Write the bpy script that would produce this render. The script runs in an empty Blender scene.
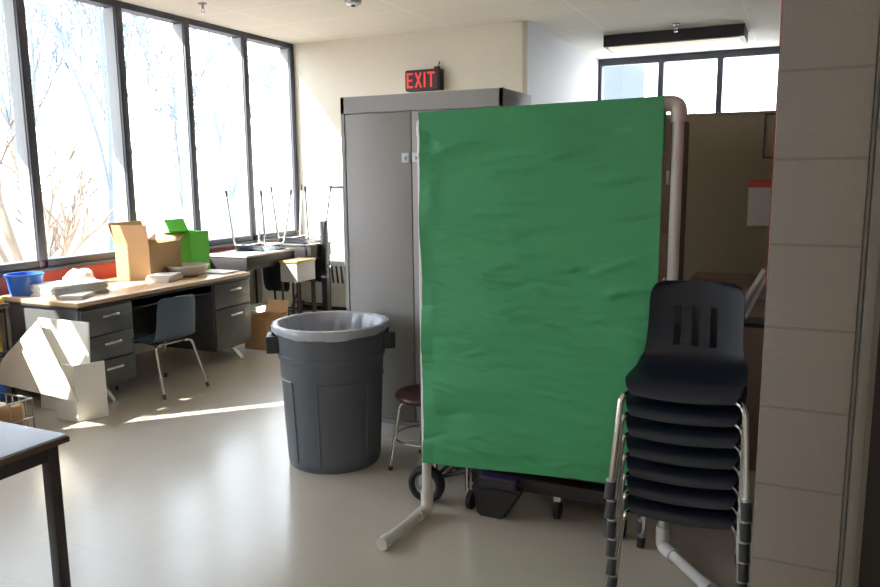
import bpy, bmesh, math, random
from mathutils import Vector, Matrix
random.seed(7)
C = bpy.context.scene.collection
SC = bpy.context.scene

# ---------------------------------------------------------------- camera, world, sun, exposure
cam = bpy.data.cameras.new('camera'); co = bpy.data.objects.new('camera', cam); C.objects.link(co)
cam.sensor_width = 36; cam.lens = 757/880*36; cam.clip_start = .05; cam.clip_end = 300
_A = Vector((360, -123.5, 757)).normalized()          # image directions (x right, y down, z forward) of world +Y and -Z
_D = Vector((50, 4799.5, 757)); _D = (_D - _D.dot(_A)*_A).normalized(); _U = -_D
_R = _A.cross(_U)
if _R.x < 0: _R = -_R
Mw = Matrix((_R, _A, _U))                              # world = Mw @ image vector
rt, up, bk = Mw@Vector((1,0,0)), Mw@Vector((0,-1,0)), Mw@Vector((0,0,-1))
mw = Matrix((rt, up, bk)).transposed().to_4x4(); mw.translation = Vector((0,0,1.6))
co.matrix_world = mw
SC.camera = co
SC.view_settings.view_transform = 'Standard'; SC.view_settings.look = 'None'
SC.view_settings.gamma = 1; SC.view_settings.use_curve_mapping = False
SC.view_settings.exposure = 1.02

w = bpy.data.worlds.new('world'); SC.world = w; w.use_nodes = True
nt = w.node_tree; bg = nt.nodes['Background']
tc = nt.nodes.new('ShaderNodeTexCoord'); sx = nt.nodes.new('ShaderNodeSeparateXYZ')
cr = nt.nodes.new('ShaderNodeValToRGB')
cr.color_ramp.elements[0].position = .0; cr.color_ramp.elements[0].color = (.95,.97,1,1)
cr.color_ramp.elements[1].position = .8; cr.color_ramp.elements[1].color = (.72,.85,1,1)
nt.links.new(tc.outputs['Generated'], sx.inputs[0]); nt.links.new(sx.outputs['Z'], cr.inputs[0])
nt.links.new(cr.outputs[0], bg.inputs[0]); bg.inputs[1].default_value = 4.6

sun = bpy.data.lights.new('sun', 'SUN'); sun.energy = 16; sun.angle = math.radians(.6); sun.color = (1,.93,.82)
so = bpy.data.objects.new('sun', sun); C.objects.link(so)
so.rotation_euler = Vector((1,1,-1.3)).to_track_quat('-Z','Y').to_euler()

def area(name, loc, size, sizey, power, col, rot=(0,0,0)):
    l = bpy.data.lights.new(name, 'AREA'); l.shape='RECTANGLE'; l.size=size; l.size_y=sizey; l.energy=power; l.color=col
    o = bpy.data.objects.new(name, l); C.objects.link(o); o.location=loc; o.rotation_euler=rot; return o

# ---------------------------------------------------------------- materials
def mat(name, col, rough=.5, metal=0, bump=0, bscale=30, var=0, vscale=6, spec=.5, emit=None, estr=0, stretch=None, trans=0, coat=0):
    m = bpy.data.materials.new(name); m.use_nodes = True; n = m.node_tree; b = n.nodes['Principled BSDF']
    b.inputs['Base Color'].default_value = (*col,1); b.inputs['Roughness'].default_value = rough
    b.inputs['Metallic'].default_value = metal; b.inputs['Specular IOR Level'].default_value = spec
    b.inputs['Coat Weight'].default_value = coat; b.inputs['Transmission Weight'].default_value = trans
    if emit: b.inputs['Emission Color'].default_value = (*emit,1); b.inputs['Emission Strength'].default_value = estr
    t = n.nodes.new('ShaderNodeTexCoord'); src = t.outputs['Object']
    if stretch:
        mp = n.nodes.new('ShaderNodeMapping'); mp.inputs['Scale'].default_value = stretch
        n.links.new(src, mp.inputs[0]); src = mp.outputs[0]
    if var:
        nz = n.nodes.new('ShaderNodeTexNoise'); nz.inputs['Scale'].default_value = vscale; nz.inputs['Detail'].default_value = 5
        mx = n.nodes.new('ShaderNodeMix'); mx.data_type = 'RGBA'
        mx.inputs[6].default_value = (*[max(0,c*(1-var)) for c in col],1); mx.inputs[7].default_value = (*[min(1,c*(1+var)) for c in col],1)
        n.links.new(src, nz.inputs['Vector']); n.links.new(nz.outputs[0], mx.inputs[0]); n.links.new(mx.outputs[2], b.inputs['Base Color'])
    if bump:
        nz = n.nodes.new('ShaderNodeTexNoise'); nz.inputs['Scale'].default_value = bscale; nz.inputs['Detail'].default_value = 4
        bp = n.nodes.new('ShaderNodeBump'); bp.inputs['Strength'].default_value = bump; bp.inputs['Distance'].default_value = .01
        n.links.new(src, nz.inputs['Vector']); n.links.new(nz.outputs[0], bp.inputs['Height']); n.links.new(bp.outputs[0], b.inputs['Normal'])
    return m

def tiles(name, col, line, sx_, sy_, lw, rough, var=.05, off=(0,0), bump=.15, bscale=3, spec=.5, axes='XY', vscale=1.5, brick=False, bumpline=0):
    """surface with a rectangular grid of joints, in world metres"""
    m = mat(name, col, rough, var=0, spec=spec); n = m.node_tree; b = n.nodes['Principled BSDF']
    g = n.nodes.new('ShaderNodeNewGeometry'); s = n.nodes.new('ShaderNodeSeparateXYZ'); n.links.new(g.outputs['Position'], s.inputs[0])
    outs = []
    for ax, size, o in ((axes[0], sx_, off[0]), (axes[1], sy_, off[1])):
        a = n.nodes.new('ShaderNodeMath'); a.operation='ADD'; a.inputs[1].default_value = -o + 100*size
        d = n.nodes.new('ShaderNodeMath'); d.operation='DIVIDE'; d.inputs[1].default_value = size
        f = n.nodes.new('ShaderNodeMath'); f.operation='FRACT'
        c = n.nodes.new('ShaderNodeMath'); c.operation='LESS_THAN'; c.inputs[1].default_value = lw/size
        n.links.new(s.outputs[ax], a.inputs[0]); n.links.new(a.outputs[0], d.inputs[0]); n.links.new(d.outputs[0], f.inputs[0]); n.links.new(f.outputs[0], c.inputs[0])
        outs.append(c)
    mxx = n.nodes.new('ShaderNodeMath'); mxx.operation='MAXIMUM'
    n.links.new(outs[0].outputs[0], mxx.inputs[0]); n.links.new(outs[1].outputs[0], mxx.inputs[1])
    nz = n.nodes.new('ShaderNodeTexNoise'); nz.inputs['Scale'].default_value = vscale; nz.inputs['Detail'].default_value = 6
    n.links.new(g.outputs['Position'], nz.inputs['Vector'])
    m1 = n.nodes.new('ShaderNodeMix'); m1.data_type='RGBA'
    m1.inputs[6].default_value = (*[c*(1-var) for c in col],1); m1.inputs[7].default_value = (*[min(1,c*(1+var)) for c in col],1)
    n.links.new(nz.outputs[0], m1.inputs[0])
    m2 = n.nodes.new('ShaderNodeMix'); m2.data_type='RGBA'; m2.inputs[7].default_value = (*line,1)
    n.links.new(mxx.outputs[0], m2.inputs[0]); n.links.new(m1.outputs[2], m2.inputs[6]); n.links.new(m2.outputs[2], b.inputs['Base Color'])
    nb = n.nodes.new('ShaderNodeTexNoise'); nb.inputs['Scale'].default_value = bscale; nb.inputs['Detail'].default_value = 3
    n.links.new(g.outputs['Position'], nb.inputs['Vector'])
    hs = n.nodes.new('ShaderNodeMath'); hs.operation='MULTIPLY_ADD'; hs.inputs[1].default_value = -bumpline
    n.links.new(mxx.outputs[0], hs.inputs[0]); n.links.new(nb.outputs[0], hs.inputs[2])
    bp = n.nodes.new('ShaderNodeBump'); bp.inputs['Strength'].default_value = bump; bp.inputs['Distance'].default_value = .01
    n.links.new(hs.outputs[0], bp.inputs['Height']); n.links.new(bp.outputs[0], b.inputs['Normal'])
    return m

M = {}
M['floor'] = tiles('vinyl_tile', (.50,.455,.385), (.45,.41,.345), .305, .305, .003, .22, var=.06, bump=.06, bscale=2.5, vscale=3)
M['ceiling'] = tiles('ceiling_tile', (.82,.785,.69), (.90,.87,.78), 1.42, .71, .022, .9, var=.03, off=(-.565,.12), bump=.3, bscale=60, vscale=30)
M['wall'] = mat('painted_wall', (.78,.73,.61), .6, var=.03, bump=.05)
M['wall_white'] = mat('white_paint', (.72,.72,.74), .6, var=.03, bump=.05)
M['block'] = tiles('painted_block', (.215,.192,.176), (.165,.145,.13), .4064, .2032, .007, .55, var=.06, off=(-.062,-.0035), bump=.35, bscale=55, axes='XZ', vscale=5, bumpline=1.2)
M['blockside'] = tiles('painted_block_side', (.215,.192,.176), (.165,.145,.13), .4064, .2032, .007, .55, var=.06, off=(-.062,-.0035), bump=.35, bscale=55, axes='YZ', vscale=5, bumpline=1.2)
M['bronze'] = mat('veiled_bronze_frame', (.055,.06,.08), .45, spec=.5)  # window veil mixed into the bronze as a paler, bluish tint
M['reveal_lit'] = mat('sunlit_mullion_reveal', (.30,.32,.33), .5)  # mullion side painted paler for the sun on it
M['red_paint'] = mat('red_paint', (.40,.045,.035), .5, var=.1)
M['tan'] = mat('tan_partition_fabric', (.34,.28,.185), .85, bump=.2, bscale=200)
M['steel_grey'] = mat('grey_cabinet_paint', (.38,.37,.365), .42, bump=.03, bscale=4, var=.03)
M['dark_line'] = mat('dark_gap', (.03,.03,.03), .7)
M['chrome'] = mat('chrome', (.75,.74,.72), .18, metal=1)
M['dull_metal'] = mat('worn_metal', (.42,.41,.40), .4, metal=.9)
M['desk_steel'] = mat('charcoal_desk_steel', (.075,.078,.08), .35, var=.15, spec=.5)
M['desk_lite'] = mat('worn_desk_steel', (.10,.10,.095), .24, var=.25, spec=.6)
M['black'] = mat('matt_black', (.014,.014,.016), .5)
M['black_paint'] = mat('black_frame_paint', (.03,.026,.03), .4)
M['navy'] = mat('navy_plastic', (.007,.012,.026), .42, bump=.1, bscale=250, spec=.5)
M['blueplastic'] = mat('slate_blue_plastic', (.06,.09,.125), .25, var=.1)
M['rubber'] = mat('dark_grey_rubber', (.035,.038,.042), .6)
M['tyre'] = mat('black_tyre', (.012,.012,.013), .75, bump=.3, bscale=80)
M['greyplastic'] = mat('grey_bin_plastic', (.10,.115,.135), .42, bump=.1, bscale=200, var=.05)
M['binhandle'] = mat('dark_handle_plastic', (.025,.035,.042), .4)
M['maroon'] = mat('maroon_plastic', (.085,.022,.022), .3)
M['pvc'] = mat('white_pvc', (.62,.60,.58), .35, var=.04)
M['green'] = mat('green_paper', (.075,.36,.165), .5, var=.07, vscale=3.2, bump=.8, bscale=9, spec=.25, stretch=(1,1,2.2))
M['white'] = mat('white_paper', (.82,.81,.77), .6)
M['white2'] = mat('off_white_card', (.74,.68,.58), .7, var=.04)
M['cardboard'] = mat('cardboard', (.46,.29,.14), .8, var=.08, bump=.1)
M['kraft'] = mat('kraft_carton', (.50,.27,.12), .8, var=.1)
M['boxgreen'] = mat('bright_green_card', (.12,.58,.05), .45, var=.06)
M['blue'] = mat('blue_plastic', (.03,.14,.55), .35)
M['tabletop'] = mat('grey_laminate', (.37,.43,.55), .25, var=.05, vscale=40, bump=.04)
M['edge'] = mat('brown_edge_band', (.10,.055,.035), .5)
M['woodedge'] = mat('oak_laminate', (.42,.26,.12), .35, var=.12, vscale=5, stretch=(9,.7,9))
M['desktop'] = mat('oak_desktop', (.62,.40,.23), .25, var=.15, vscale=5, stretch=(9,.7,9))
M['brownwood'] = mat('brown_wood', (.24,.15,.115), .6, var=.3, vscale=5)
M['frame_grey'] = mat('door_frame_paint', (.15,.14,.125), .4)
M['doorway_shade'] = mat('dark_doorway', (.012,.010,.010), .5)  # near-black stands in for the darkness of the room beyond
M['acrylic'] = mat('clear_acrylic', (.55,.55,.56), .15, trans=.3)
M['purple'] = mat('purple_plastic', (.06,.03,.12), .5)
M['yellow'] = mat('yellow_card', (.65,.42,.05), .6)
M['bowl'] = mat('pale_bowl', (.62,.60,.54), .3)
M['radiator'] = mat('cream_enamel', (.62,.60,.54), .45)
M['panelblue'] = mat('pale_blue_white_panel', (.70,.75,.80), .4)
M['signred'] = mat('sign_red', (.6,.02,.02), .4, emit=(1,.06,.04), estr=.2)
M['signdark'] = mat('sign_face', (.05,.01,.012), .5)
M['lens'] = mat('light_diffuser', (.85,.82,.75), .5, emit=(1,.90,.72), estr=.42)
M['bark'] = mat('glare_blue_bark', (.17,.205,.235), .9, var=.2, vscale=3)  # blue cast of the sky glare painted into the bark
M['barkpale'] = mat('pale_bark', (.20,.16,.12), .9, var=.2, vscale=3)
M['ground'] = mat('leafy_ground', (.14,.108,.105), .95, var=.25, vscale=1.2)
M['building'] = mat('blue_grey_facade', (.04,.055,.13), .8)
M['conifer'] = mat('conifer_green', (.10,.13,.12), .9)
M['liner'] = mat('bin_liner_plastic', (.42,.44,.50), .28, bump=.7, bscale=14, var=.12, vscale=9)
# window glass: thin pane, lets the daylight straight through
g = bpy.data.materials.new('pane_glass'); g.use_nodes = True; n = g.node_tree
for x in list(n.nodes):
    if x.type != 'OUTPUT_MATERIAL': n.nodes.remove(x)
tr = n.nodes.new('ShaderNodeBsdfTransparent'); tr.inputs[0].default_value = (.97,.99,1,1)
gl = n.nodes.new('ShaderNodeBsdfGlossy'); gl.inputs['Roughness'].default_value = .02
ms = n.nodes.new('ShaderNodeMixShader'); ms.inputs[0].default_value = .05
n.links.new(tr.outputs[0], ms.inputs[1]); n.links.new(gl.outputs[0], ms.inputs[2]); n.links.new(ms.outputs[0], n.nodes['Material Output'].inputs[0])
M['glass'] = g

# ---------------------------------------------------------------- mesh helpers
class MB:
    def __init__(s): s.bm = bmesh.new()
    def _add(s, b2, mtx=None):
        if mtx is not None: bmesh.ops.transform(b2, matrix=mtx, verts=b2.verts)
        me = bpy.data.meshes.new('tmp'); b2.to_mesh(me); b2.free(); s.bm.from_mesh(me); bpy.data.meshes.remove(me); return s
    def box(s, x0,x1,y0,y1,z0,z1, bev=0, mtx=None, seg=2):
        b = bmesh.new(); bmesh.ops.create_cube(b, size=1)
        bmesh.ops.transform(b, matrix=Matrix.Translation(((x0+x1)/2,(y0+y1)/2,(z0+z1)/2)) @ Matrix.Diagonal((abs(x1-x0),abs(y1-y0),abs(z1-z0),1)), verts=b.verts)
        if bev: bmesh.ops.bevel(b, geom=b.edges[:], offset=min(bev, .45*min(abs(x1-x0),abs(y1-y0),abs(z1-z0))), segments=seg, affect='EDGES', profile=.5)
        return s._add(b, mtx)
    def tube(s, pts, r, seg=10, cap=True, mtx=None, smooth=0):
        pts = [Vector(p) for p in pts]
        rs = r if isinstance(r, (list,tuple)) else [r]*len(pts)
        if smooth:                                        # round the corners of the polyline
            np_, nr = [pts[0]], [rs[0]]
            for i in range(1, len(pts)-1):
                a, p, c = pts[i-1], pts[i], pts[i+1]
                d1 = min(smooth, (a-p).length*.45); d2 = min(smooth, (c-p).length*.45)
                q1 = p+(a-p).normalized()*d1; q2 = p+(c-p).normalized()*d2
                for k in range(5):
                    t = k/4; np_.append(q1*(1-t)**2+p*2*t*(1-t)+q2*t*t); nr.append(rs[i])
            np_.append(pts[-1]); nr.append(rs[-1]); pts, rs = np_, nr
        b = bmesh.new(); rings = []; prev = None
        for i, p in enumerate(pts):
            d = (pts[min(i+1,len(pts)-1)] - pts[max(i-1,0)]).normalized()
            if prev is None:
                u = d.orthogonal().normalized()
            else:
                u = (prev - prev.dot(d)*d)
                u = u.normalized() if u.length > 1e-6 else d.orthogonal().normalized()
            prev = u; v = d.cross(u)
            rings.append([b.verts.new(p + rs[i]*(math.cos(2*math.pi*k/seg)*u + math.sin(2*math.pi*k/seg)*v)) for k in range(seg)])
        for i in range(len(rings)-1):
            for k in range(seg):
                b.faces.new((rings[i][k], rings[i][(k+1)%seg], rings[i+1][(k+1)%seg], rings[i+1][k]))
        if cap:
            b.faces.new(rings[0][::-1]); b.faces.new(rings[-1])
        return s._add(b, mtx)
    def lathe(s, prof, c=(0,0,0), seg=40, mtx=None, close=False):
        b = bmesh.new(); rings = []
        for r, z in prof:
            if r < 1e-5: rings.append([b.verts.new((c[0],c[1],c[2]+z))])
            else: rings.append([b.verts.new((c[0]+r*math.cos(2*math.pi*k/seg), c[1]+r*math.sin(2*math.pi*k/seg), c[2]+z)) for k in range(seg)])
        pairs = [(rings[i],rings[i+1]) for i in range(len(rings)-1)] + ([(rings[-1],rings[0])] if close else [])
        for a, d in pairs:
            for k in range(seg):
                k2=(k+1)%seg
                if len(a)==1 and len(d)==1: continue
                if len(a)==1: b.faces.new((a[0],d[k2],d[k]))
                elif len(d)==1: b.faces.new((a[k],a[k2],d[0]))
                else: b.faces.new((a[k],a[k2],d[k2],d[k]))
        return s._add(b, mtx)
    def prism(s, poly, vec, bev=0, mtx=None):
        b = bmesh.new(); vec = Vector(vec)
        a = [b.verts.new(p) for p in poly]; c = [b.verts.new(Vector(p)+vec) for p in poly]
        b.faces.new(a[::-1]); b.faces.new(c); n_=len(poly)
        for i in range(n_): b.faces.new((a[i],a[(i+1)%n_],c[(i+1)%n_],c[i]))
        bmesh.ops.recalc_face_normals(b, faces=b.faces)
        if bev: bmesh.ops.bevel(b, geom=b.edges[:], offset=bev, segments=2, affect='EDGES')
        return s._add(b, mtx)
    def grid(s, f, nu, nv, thick=0, skip=None, mtx=None):
        b = bmesh.new(); V = [[b.verts.new(f(i/nu, j/nv)) for j in range(nv+1)] for i in range(nu+1)]
        for i in range(nu):
            for j in range(nv):
                if skip and skip(i,j): continue
                b.faces.new((V[i][j],V[i+1][j],V[i+1][j+1],V[i][j+1]))
        loose = [v for v in b.verts if not v.link_faces]
        for v in loose: b.verts.remove(v)
        if thick:
            bmesh.ops.recalc_face_normals(b, faces=b.faces)
            bmesh.ops.solidify(b, geom=b.faces[:], thickness=thick)
        return s._add(b, mtx)
    def build(s, name, m, parent=None, smooth=True, angle=35, sub=0):
        bmesh.ops.recalc_face_normals(s.bm, faces=s.bm.faces)
        off = Vector((0,0,0)); p = parent
        while p is not None: off += p.location; p = p.parent
        if off.length: bmesh.ops.translate(s.bm, vec=-off, verts=s.bm.verts)
        me = bpy.data.meshes.new(name); s.bm.to_mesh(me); s.bm.free()
        me.materials.append(m if not isinstance(m,str) else M[m])
        if smooth:
            for pl in me.polygons: pl.use_smooth = True
            me.set_sharp_from_angle(angle=math.radians(angle))
        o = bpy.data.objects.new(name, me); C.objects.link(o); o.parent = parent
        if sub: md = o.modifiers.new('sub','SUBSURF'); md.levels = sub; md.render_levels = sub
        return o

def tag(o, label, cat, group=None, kind=None):
    o['label'] = label; o['category'] = cat
    if group: o['group'] = group
    if kind: o['kind'] = kind
    return o
def thing(name, loc, label, cat, group=None):
    o = bpy.data.objects.new(name, None); C.objects.link(o); o.location = loc; o.empty_display_size=.1
    return tag(o, label, cat, group)
def struct(name, mb, m, parent=None, **k):
    o = mb.build(name, m, parent, **k)
    if parent is None: o['kind'] = 'structure'
    return o
def copy_tree(o, parent=None):
    c = o.copy(); C.objects.link(c); c.parent = parent
    for ch in [x for x in bpy.data.objects if x.parent == o]: copy_tree(ch, c)
    return c
def RZ(deg, about): return Matrix.Translation(about) @ Matrix.Rotation(math.radians(deg),4,'Z') @ Matrix.Translation(-Vector(about))

# ---------------------------------------------------------------- the room
WX, EY, FY, CZ = -5.4, 7.52, 10.5, 3.10           # window wall, exit wall, far window wall, ceiling
struct('floor', MB().box(WX-.2, 3.2, -3.2, FY+.2, -.1, 0), 'floor', smooth=False)
struct('ceiling', MB().box(WX-.2, 3.2, -3.2, FY+.2, CZ, CZ+.12), 'ceiling', smooth=False)
WZ = .956
struct('wall_left', MB().box(WX-.2, WX, -3.2, EY+.2, 0, .70), 'wall', smooth=False)
struct('wall_left_red', MB().box(WX-.2, WX, -3.2, EY+.2, .70, WZ-.06), 'red_paint', smooth=False)
struct('wall_left_pier', MB().box(WX-.2, WX, -3.2, -2.9, WZ-.06, CZ), 'wall', smooth=False)
struct('wall_back', MB().box(WX-.2, -2.545, EY, EY+.2, 0, CZ), 'wall', smooth=False)
struct('wall_return', MB().box(-2.60, -2.54, EY-.0, FY, 0, CZ), 'wall_white', smooth=False)
struct('wall_far', MB().box(-2.6, 3.2, FY, FY+.2, 0, 1.9), 'wall', smooth=False)
struct('wall_far_right', MB().box(.14, 3.2, FY, FY+.2, 1.9, CZ), 'wall', smooth=False)
struct('wall_near', MB().box(WX-.2, 3.2, -3.2, -3.0, 0, CZ), 'wall', smooth=False)
struct('wall_right', MB().box(3.0, 3.2, -3.0, FY, 0, CZ), 'wall', smooth=False)
# block partition wall whose end faces us, and the dark doorway right of it
struct('wall_block', MB().box(-.058, .142, 2.0, FY, 0, CZ, bev=.006), 'block')
struct('door_1', MB().box(.143,.150,2.004,2.05,0,CZ).box(.152,.176,1.985,2.10,0,2.75,bev=.003).box(.150,.190,2.02,2.12,0,2.75), 'frame_grey')
struct('doorway_dark_slab', MB().box(.191, 1.2, 2.06, 2.10, 0, 2.74), 'doorway_shade')  # black slab fills the opening in place of the unlit room
struct('trim_1', MB().box(-.068,-.058,2.25,2.9,1.28,CZ-.01), 'red_paint')
struct('wall_over_door', MB().box(.142, 3.0, 2.0, 2.12, 2.75, CZ).box(1.2,3.0,2.0,2.12,0,2.75), 'wall')

# left window wall: five bays in view plus one nearer, each its own window
my = [1.83, 3.2, 4.07, 5.0, 5.81, 6.663, 7.48]
for i in range(len(my)-1):
    y0, y1 = my[i], my[i+1]; hw = .036
    mb = MB()
    mb.box(WX-.13, WX+.012, y0-hw, y0+hw, WZ, CZ, bev=.003)
    if i == len(my)-2: mb.box(WX-.13, WX+.012, y1-hw, y1+.04, WZ, CZ)
    mb.box(WX-.12, WX+.01, y0+hw, y1-hw, WZ-.06, WZ, bev=.003)
    mb.box(WX-.12, WX+.01, y0+hw, y1-hw, CZ-.055, CZ)
    fr = struct('window_%d' % (i+1), mb, 'bronze')
    st = MB().box(WX-.128, WX-.012, y0+hw, y0+hw+.004, WZ, CZ-.06).build('lit_reveal', 'reveal_lit', fr)
    st2 = MB().box(WX-.128, WX-.012, y1-hw-.006, y1-hw, WZ, CZ-.06).build('lit_reveal', 'reveal_lit', fr)  # pale strip puts the sunlight on the mullion side into colour
    MB().box(WX-.085, WX-.079, y0+hw, y1-hw, WZ, CZ-.055).build('pane', 'glass', fr, smooth=False)
struct('trim_2', MB().box(WX-.02, WX+.05, 2.5, EY, WZ-.085, WZ-.06, bev=.004), 'bronze')
ny = [-2.9, -1.95, -1.0, -.05, .9, 1.83]
for i in range(5):
    y0, y1 = ny[i], ny[i+1]; hw=.036
    fr = struct('window_%d' % (i+11), MB().box(WX-.13,WX+.012,y0-hw,y0+hw,WZ,CZ).box(WX-.12,WX+.01,y0+hw,y1-hw,WZ-.06,WZ).box(WX-.12,WX+.01,y0+hw,y1-hw,CZ-.055,CZ), 'bronze')
    MB().box(WX-.085, WX-.079, y0+hw, y1-hw, WZ, CZ-.055).build('pane', 'glass', fr, smooth=False)
# far clerestory windows
fx = [-2.53, -1.72, -.99, -.22]
for i in range(3):
    x0, x1 = fx[i], fx[i+1]
    mb = MB().box(x0-.035, x0+.035, FY-.02, FY+.12, 1.9, CZ, bev=.003)
    if i == 2: mb.box(x1-.035, .14, FY-.02, FY+.12, 1.9, CZ)
    mb.box(x0+.035, x1-.035, FY-.01, FY+.1, CZ-.09, CZ).box(x0+.035, x1-.035, FY-.01, FY+.1, 1.9, 1.95)
    fr = struct('window_%d' % (i+7), mb, 'bronze')
    MB().box(x0+.035, x1-.035, FY+.05, FY+.056, 1.95, CZ-.09).build('pane', 'glass', fr, smooth=False)
struct('baseboard_back', MB().box(WX, -2.545, EY-.012, EY, 0, .1), 'black_paint')
# unseen slabs added outside, cut to block sun and leave a floor streak
cp = lambda t, yw: (WX-t, yw-t, 3.45)
struct('sun_blocker_1', MB().prism([cp(.2,2.10),cp(1.2,2.10),cp(1.2,2.62),cp(1.4,2.62),cp(1.4,5.3),cp(.2,5.3)], (0,0,.12)), 'wall')
struct('sun_blocker_2', MB().prism([cp(.2,2.00),cp(2.1,2.00),(WX-2.1,-6,3.45),(WX-.2,-6,3.45)], (0,0,.12)), 'wall')

# ---------------------------------------------------------------- outdoors
def gz(x, y):
    d = max(0, -x-7)
    return -.9 + .36*d*max(0,min(1,(18-y)/9)) + .15*math.sin(x*.9)*math.cos(y*.7)
go = MB().grid(lambda u,v: (-5.6-34*u, -8+56*v, gz(-5.6-34*u,-8+56*v)-(.0 if u>0 else .1)), 40, 50).build('ground', 'ground'); go['kind']='structure'
def tree(x, y, h, r, label, m='bark', seed=0, lean=(0,0), group=None, depth=5, spread=.5):
    rnd = random.Random(seed); mb = MB(); z0 = gz(x,y)-.1
    def br(p, d, L, r_, k):
        pts=[p]; n_=4; q=p
        for i in range(n_):
            d = (d + Vector((rnd.uniform(-.13,.13),rnd.uniform(-.13,.13),rnd.uniform(-.02,.1)))).normalized()
            q = q + d*L/n_; pts.append(q)
        mb.tube(pts, [max(.009,.85*r_*(1-.5*i/n_)) for i in range(n_+1)], seg=6 if k<2 else 4, cap=False)
        if k < depth:
            for j in range(3 if k else 6):
                t = rnd.uniform(.3,1); s_ = pts[0].lerp(pts[-1], t) if k else pts[min(n_,1+j%4)]
                nd = (d*rnd.uniform(.7,1.1)+Vector((rnd.uniform(-1,1),rnd.uniform(-1,1),rnd.uniform(-.1,.6)))*spread).normalized()
                # branch starts on the limb
                ii = min(n_, max(1, int(t*n_))); s_ = pts[ii]
                br(s_, nd, L*rnd.uniform(.45,.7), r_*(1-.5*ii/n_)*.62, k+1)
    br(Vector((x,y,z0)), Vector((lean[0],lean[1],1)).normalized(), h, r, 0)
    return tag(mb.build('bare_tree', m, None), label, 'tree', group)
tree(-7.9, 6.0, 2.7, .09, 'pale thick-branched bare tree close outside the leftmost window', 'barkpale', 3, (-.25,-.1), None, 4, .8)
tree(-10.5, 9.2, 4.5, .07, 'slender bare tree seen through the second window from the left', 'bark', 11, (.1,.0), None)
tree(-13, 15.2, 5.5, .085, 'bare forked tree seen through the third window from the left', 'bark', 12, (-.1,.1), None)
tree(-12, 19.0, 6, .085, 'tall bare tree forking into a Y in the fourth window from the left', 'bark', 23, (-.1,0), None)
tree(-10.6, 20.0, 5, .06, 'thin bare tree seen through the window nearest the corner', 'bark', 14, (.1,0), None)
for k,(x,y,lb) in enumerate([(-16,12,'faint bare tree in the woods behind the slender one in the second window'),(-18,19,'faint bare tree in the woods at the right of the third window'),(-15,24,'faint bare tree in the woods at the right of the fourth window'),(-19,10.5,'faint bare tree in the woods behind the pale thick tree'),(-21,28,'faintest and farthest bare tree in the fourth window'),(-14.5,10.6,'faint bare tree at the right edge of the second window'),(-17,15.5,'faint bare tree in the woods at the left of the third window')]):
    tree(x, y, 5.5, .07, lb, 'bark', 40+k, (random.uniform(-.1,.1),0), 'distant bare trees in the woods')
b = thing('building', (-8.9,40,-.5), 'blue grey tall building seen through the far left clerestory pane', 'building')
MB().prism([(-10.9,40,-.5),(-8.45,40,-.5),(-8.45,40,7.2),(-8.8,40,9.2),(-10.9,40,9.2)], (0,6,0)).build('wall', 'building', b, smooth=False)
mb = MB().lathe([(.07,0),(.06,.6)], (-4.95,40,1.6), 8)
for k in range(7): mb.lathe([(.75-.1*k,0),(.04,.6)], (-4.95,40,1.9+.45*k), 9)
tag(mb.build('conifer_tree','conifer'), 'small faint conifer seen through the middle clerestory pane', 'tree')

# ---------------------------------------------------------------- ceiling things
t = thing('ceiling_light', (-1.33,8.9,CZ), 'long fluorescent ceiling light with black sides and cream diffuser', 'ceiling light')
MB().box(-2.06,-.60,8.70,8.76,CZ-.125,CZ-.001).box(-2.06,-.6,9.2,9.26,CZ-.125,CZ-.001).box(-2.06,-2.02,8.76,9.2,CZ-.125,CZ-.001).box(-.64,-.6,8.76,9.2,CZ-.125,CZ-.001).build('housing','black',t)
MB().box(-2.02,-.64,8.76,9.2,CZ-.15,CZ-.06,bev=.02).build('diffuser','lens',t)
def sprinkler(x,y,label):
    t = thing('sprinkler_head', (x,y,CZ), label, 'sprinkler')
    MB().lathe([(0,0),(.04,0),(.035,-.012),(.012,-.016),(.012,-.05),(0,-.05)], (x,y,CZ),16).build('body','dull_metal',t)
    MB().lathe([(0,-.075),(.022,-.075),(.022,-.08),(0,-.08)], (x,y,CZ),14).tube([(x-.014,y,CZ-.05),(x-.014,y,CZ-.076)],.003,6).tube([(x+.014,y,CZ-.05),(x+.014,y,CZ-.076)],.003,6).build('deflector','dull_metal',t)
sprinkler(-4.83, 5.42, 'brass sprinkler head in ceiling near the left windows')
sprinkler(-1.24, 8.4, 'sprinkler head in ceiling before the long black light')
t = thing('smoke_detector', (-3.6,5.93,CZ), 'small round grey detector on ceiling at the top edge', 'smoke detector')
MB().lathe([(0,0),(.075,0),(.07,-.03),(.045,-.045),(0,-.045)], (-3.6,5.93,CZ),24).build('body','dull_metal',t)
MB().lathe([(0,-.044),(.02,-.044),(.018,-.055),(0,-.055)], (-3.6,5.93,CZ),16).build('sensor','black',t)

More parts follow.
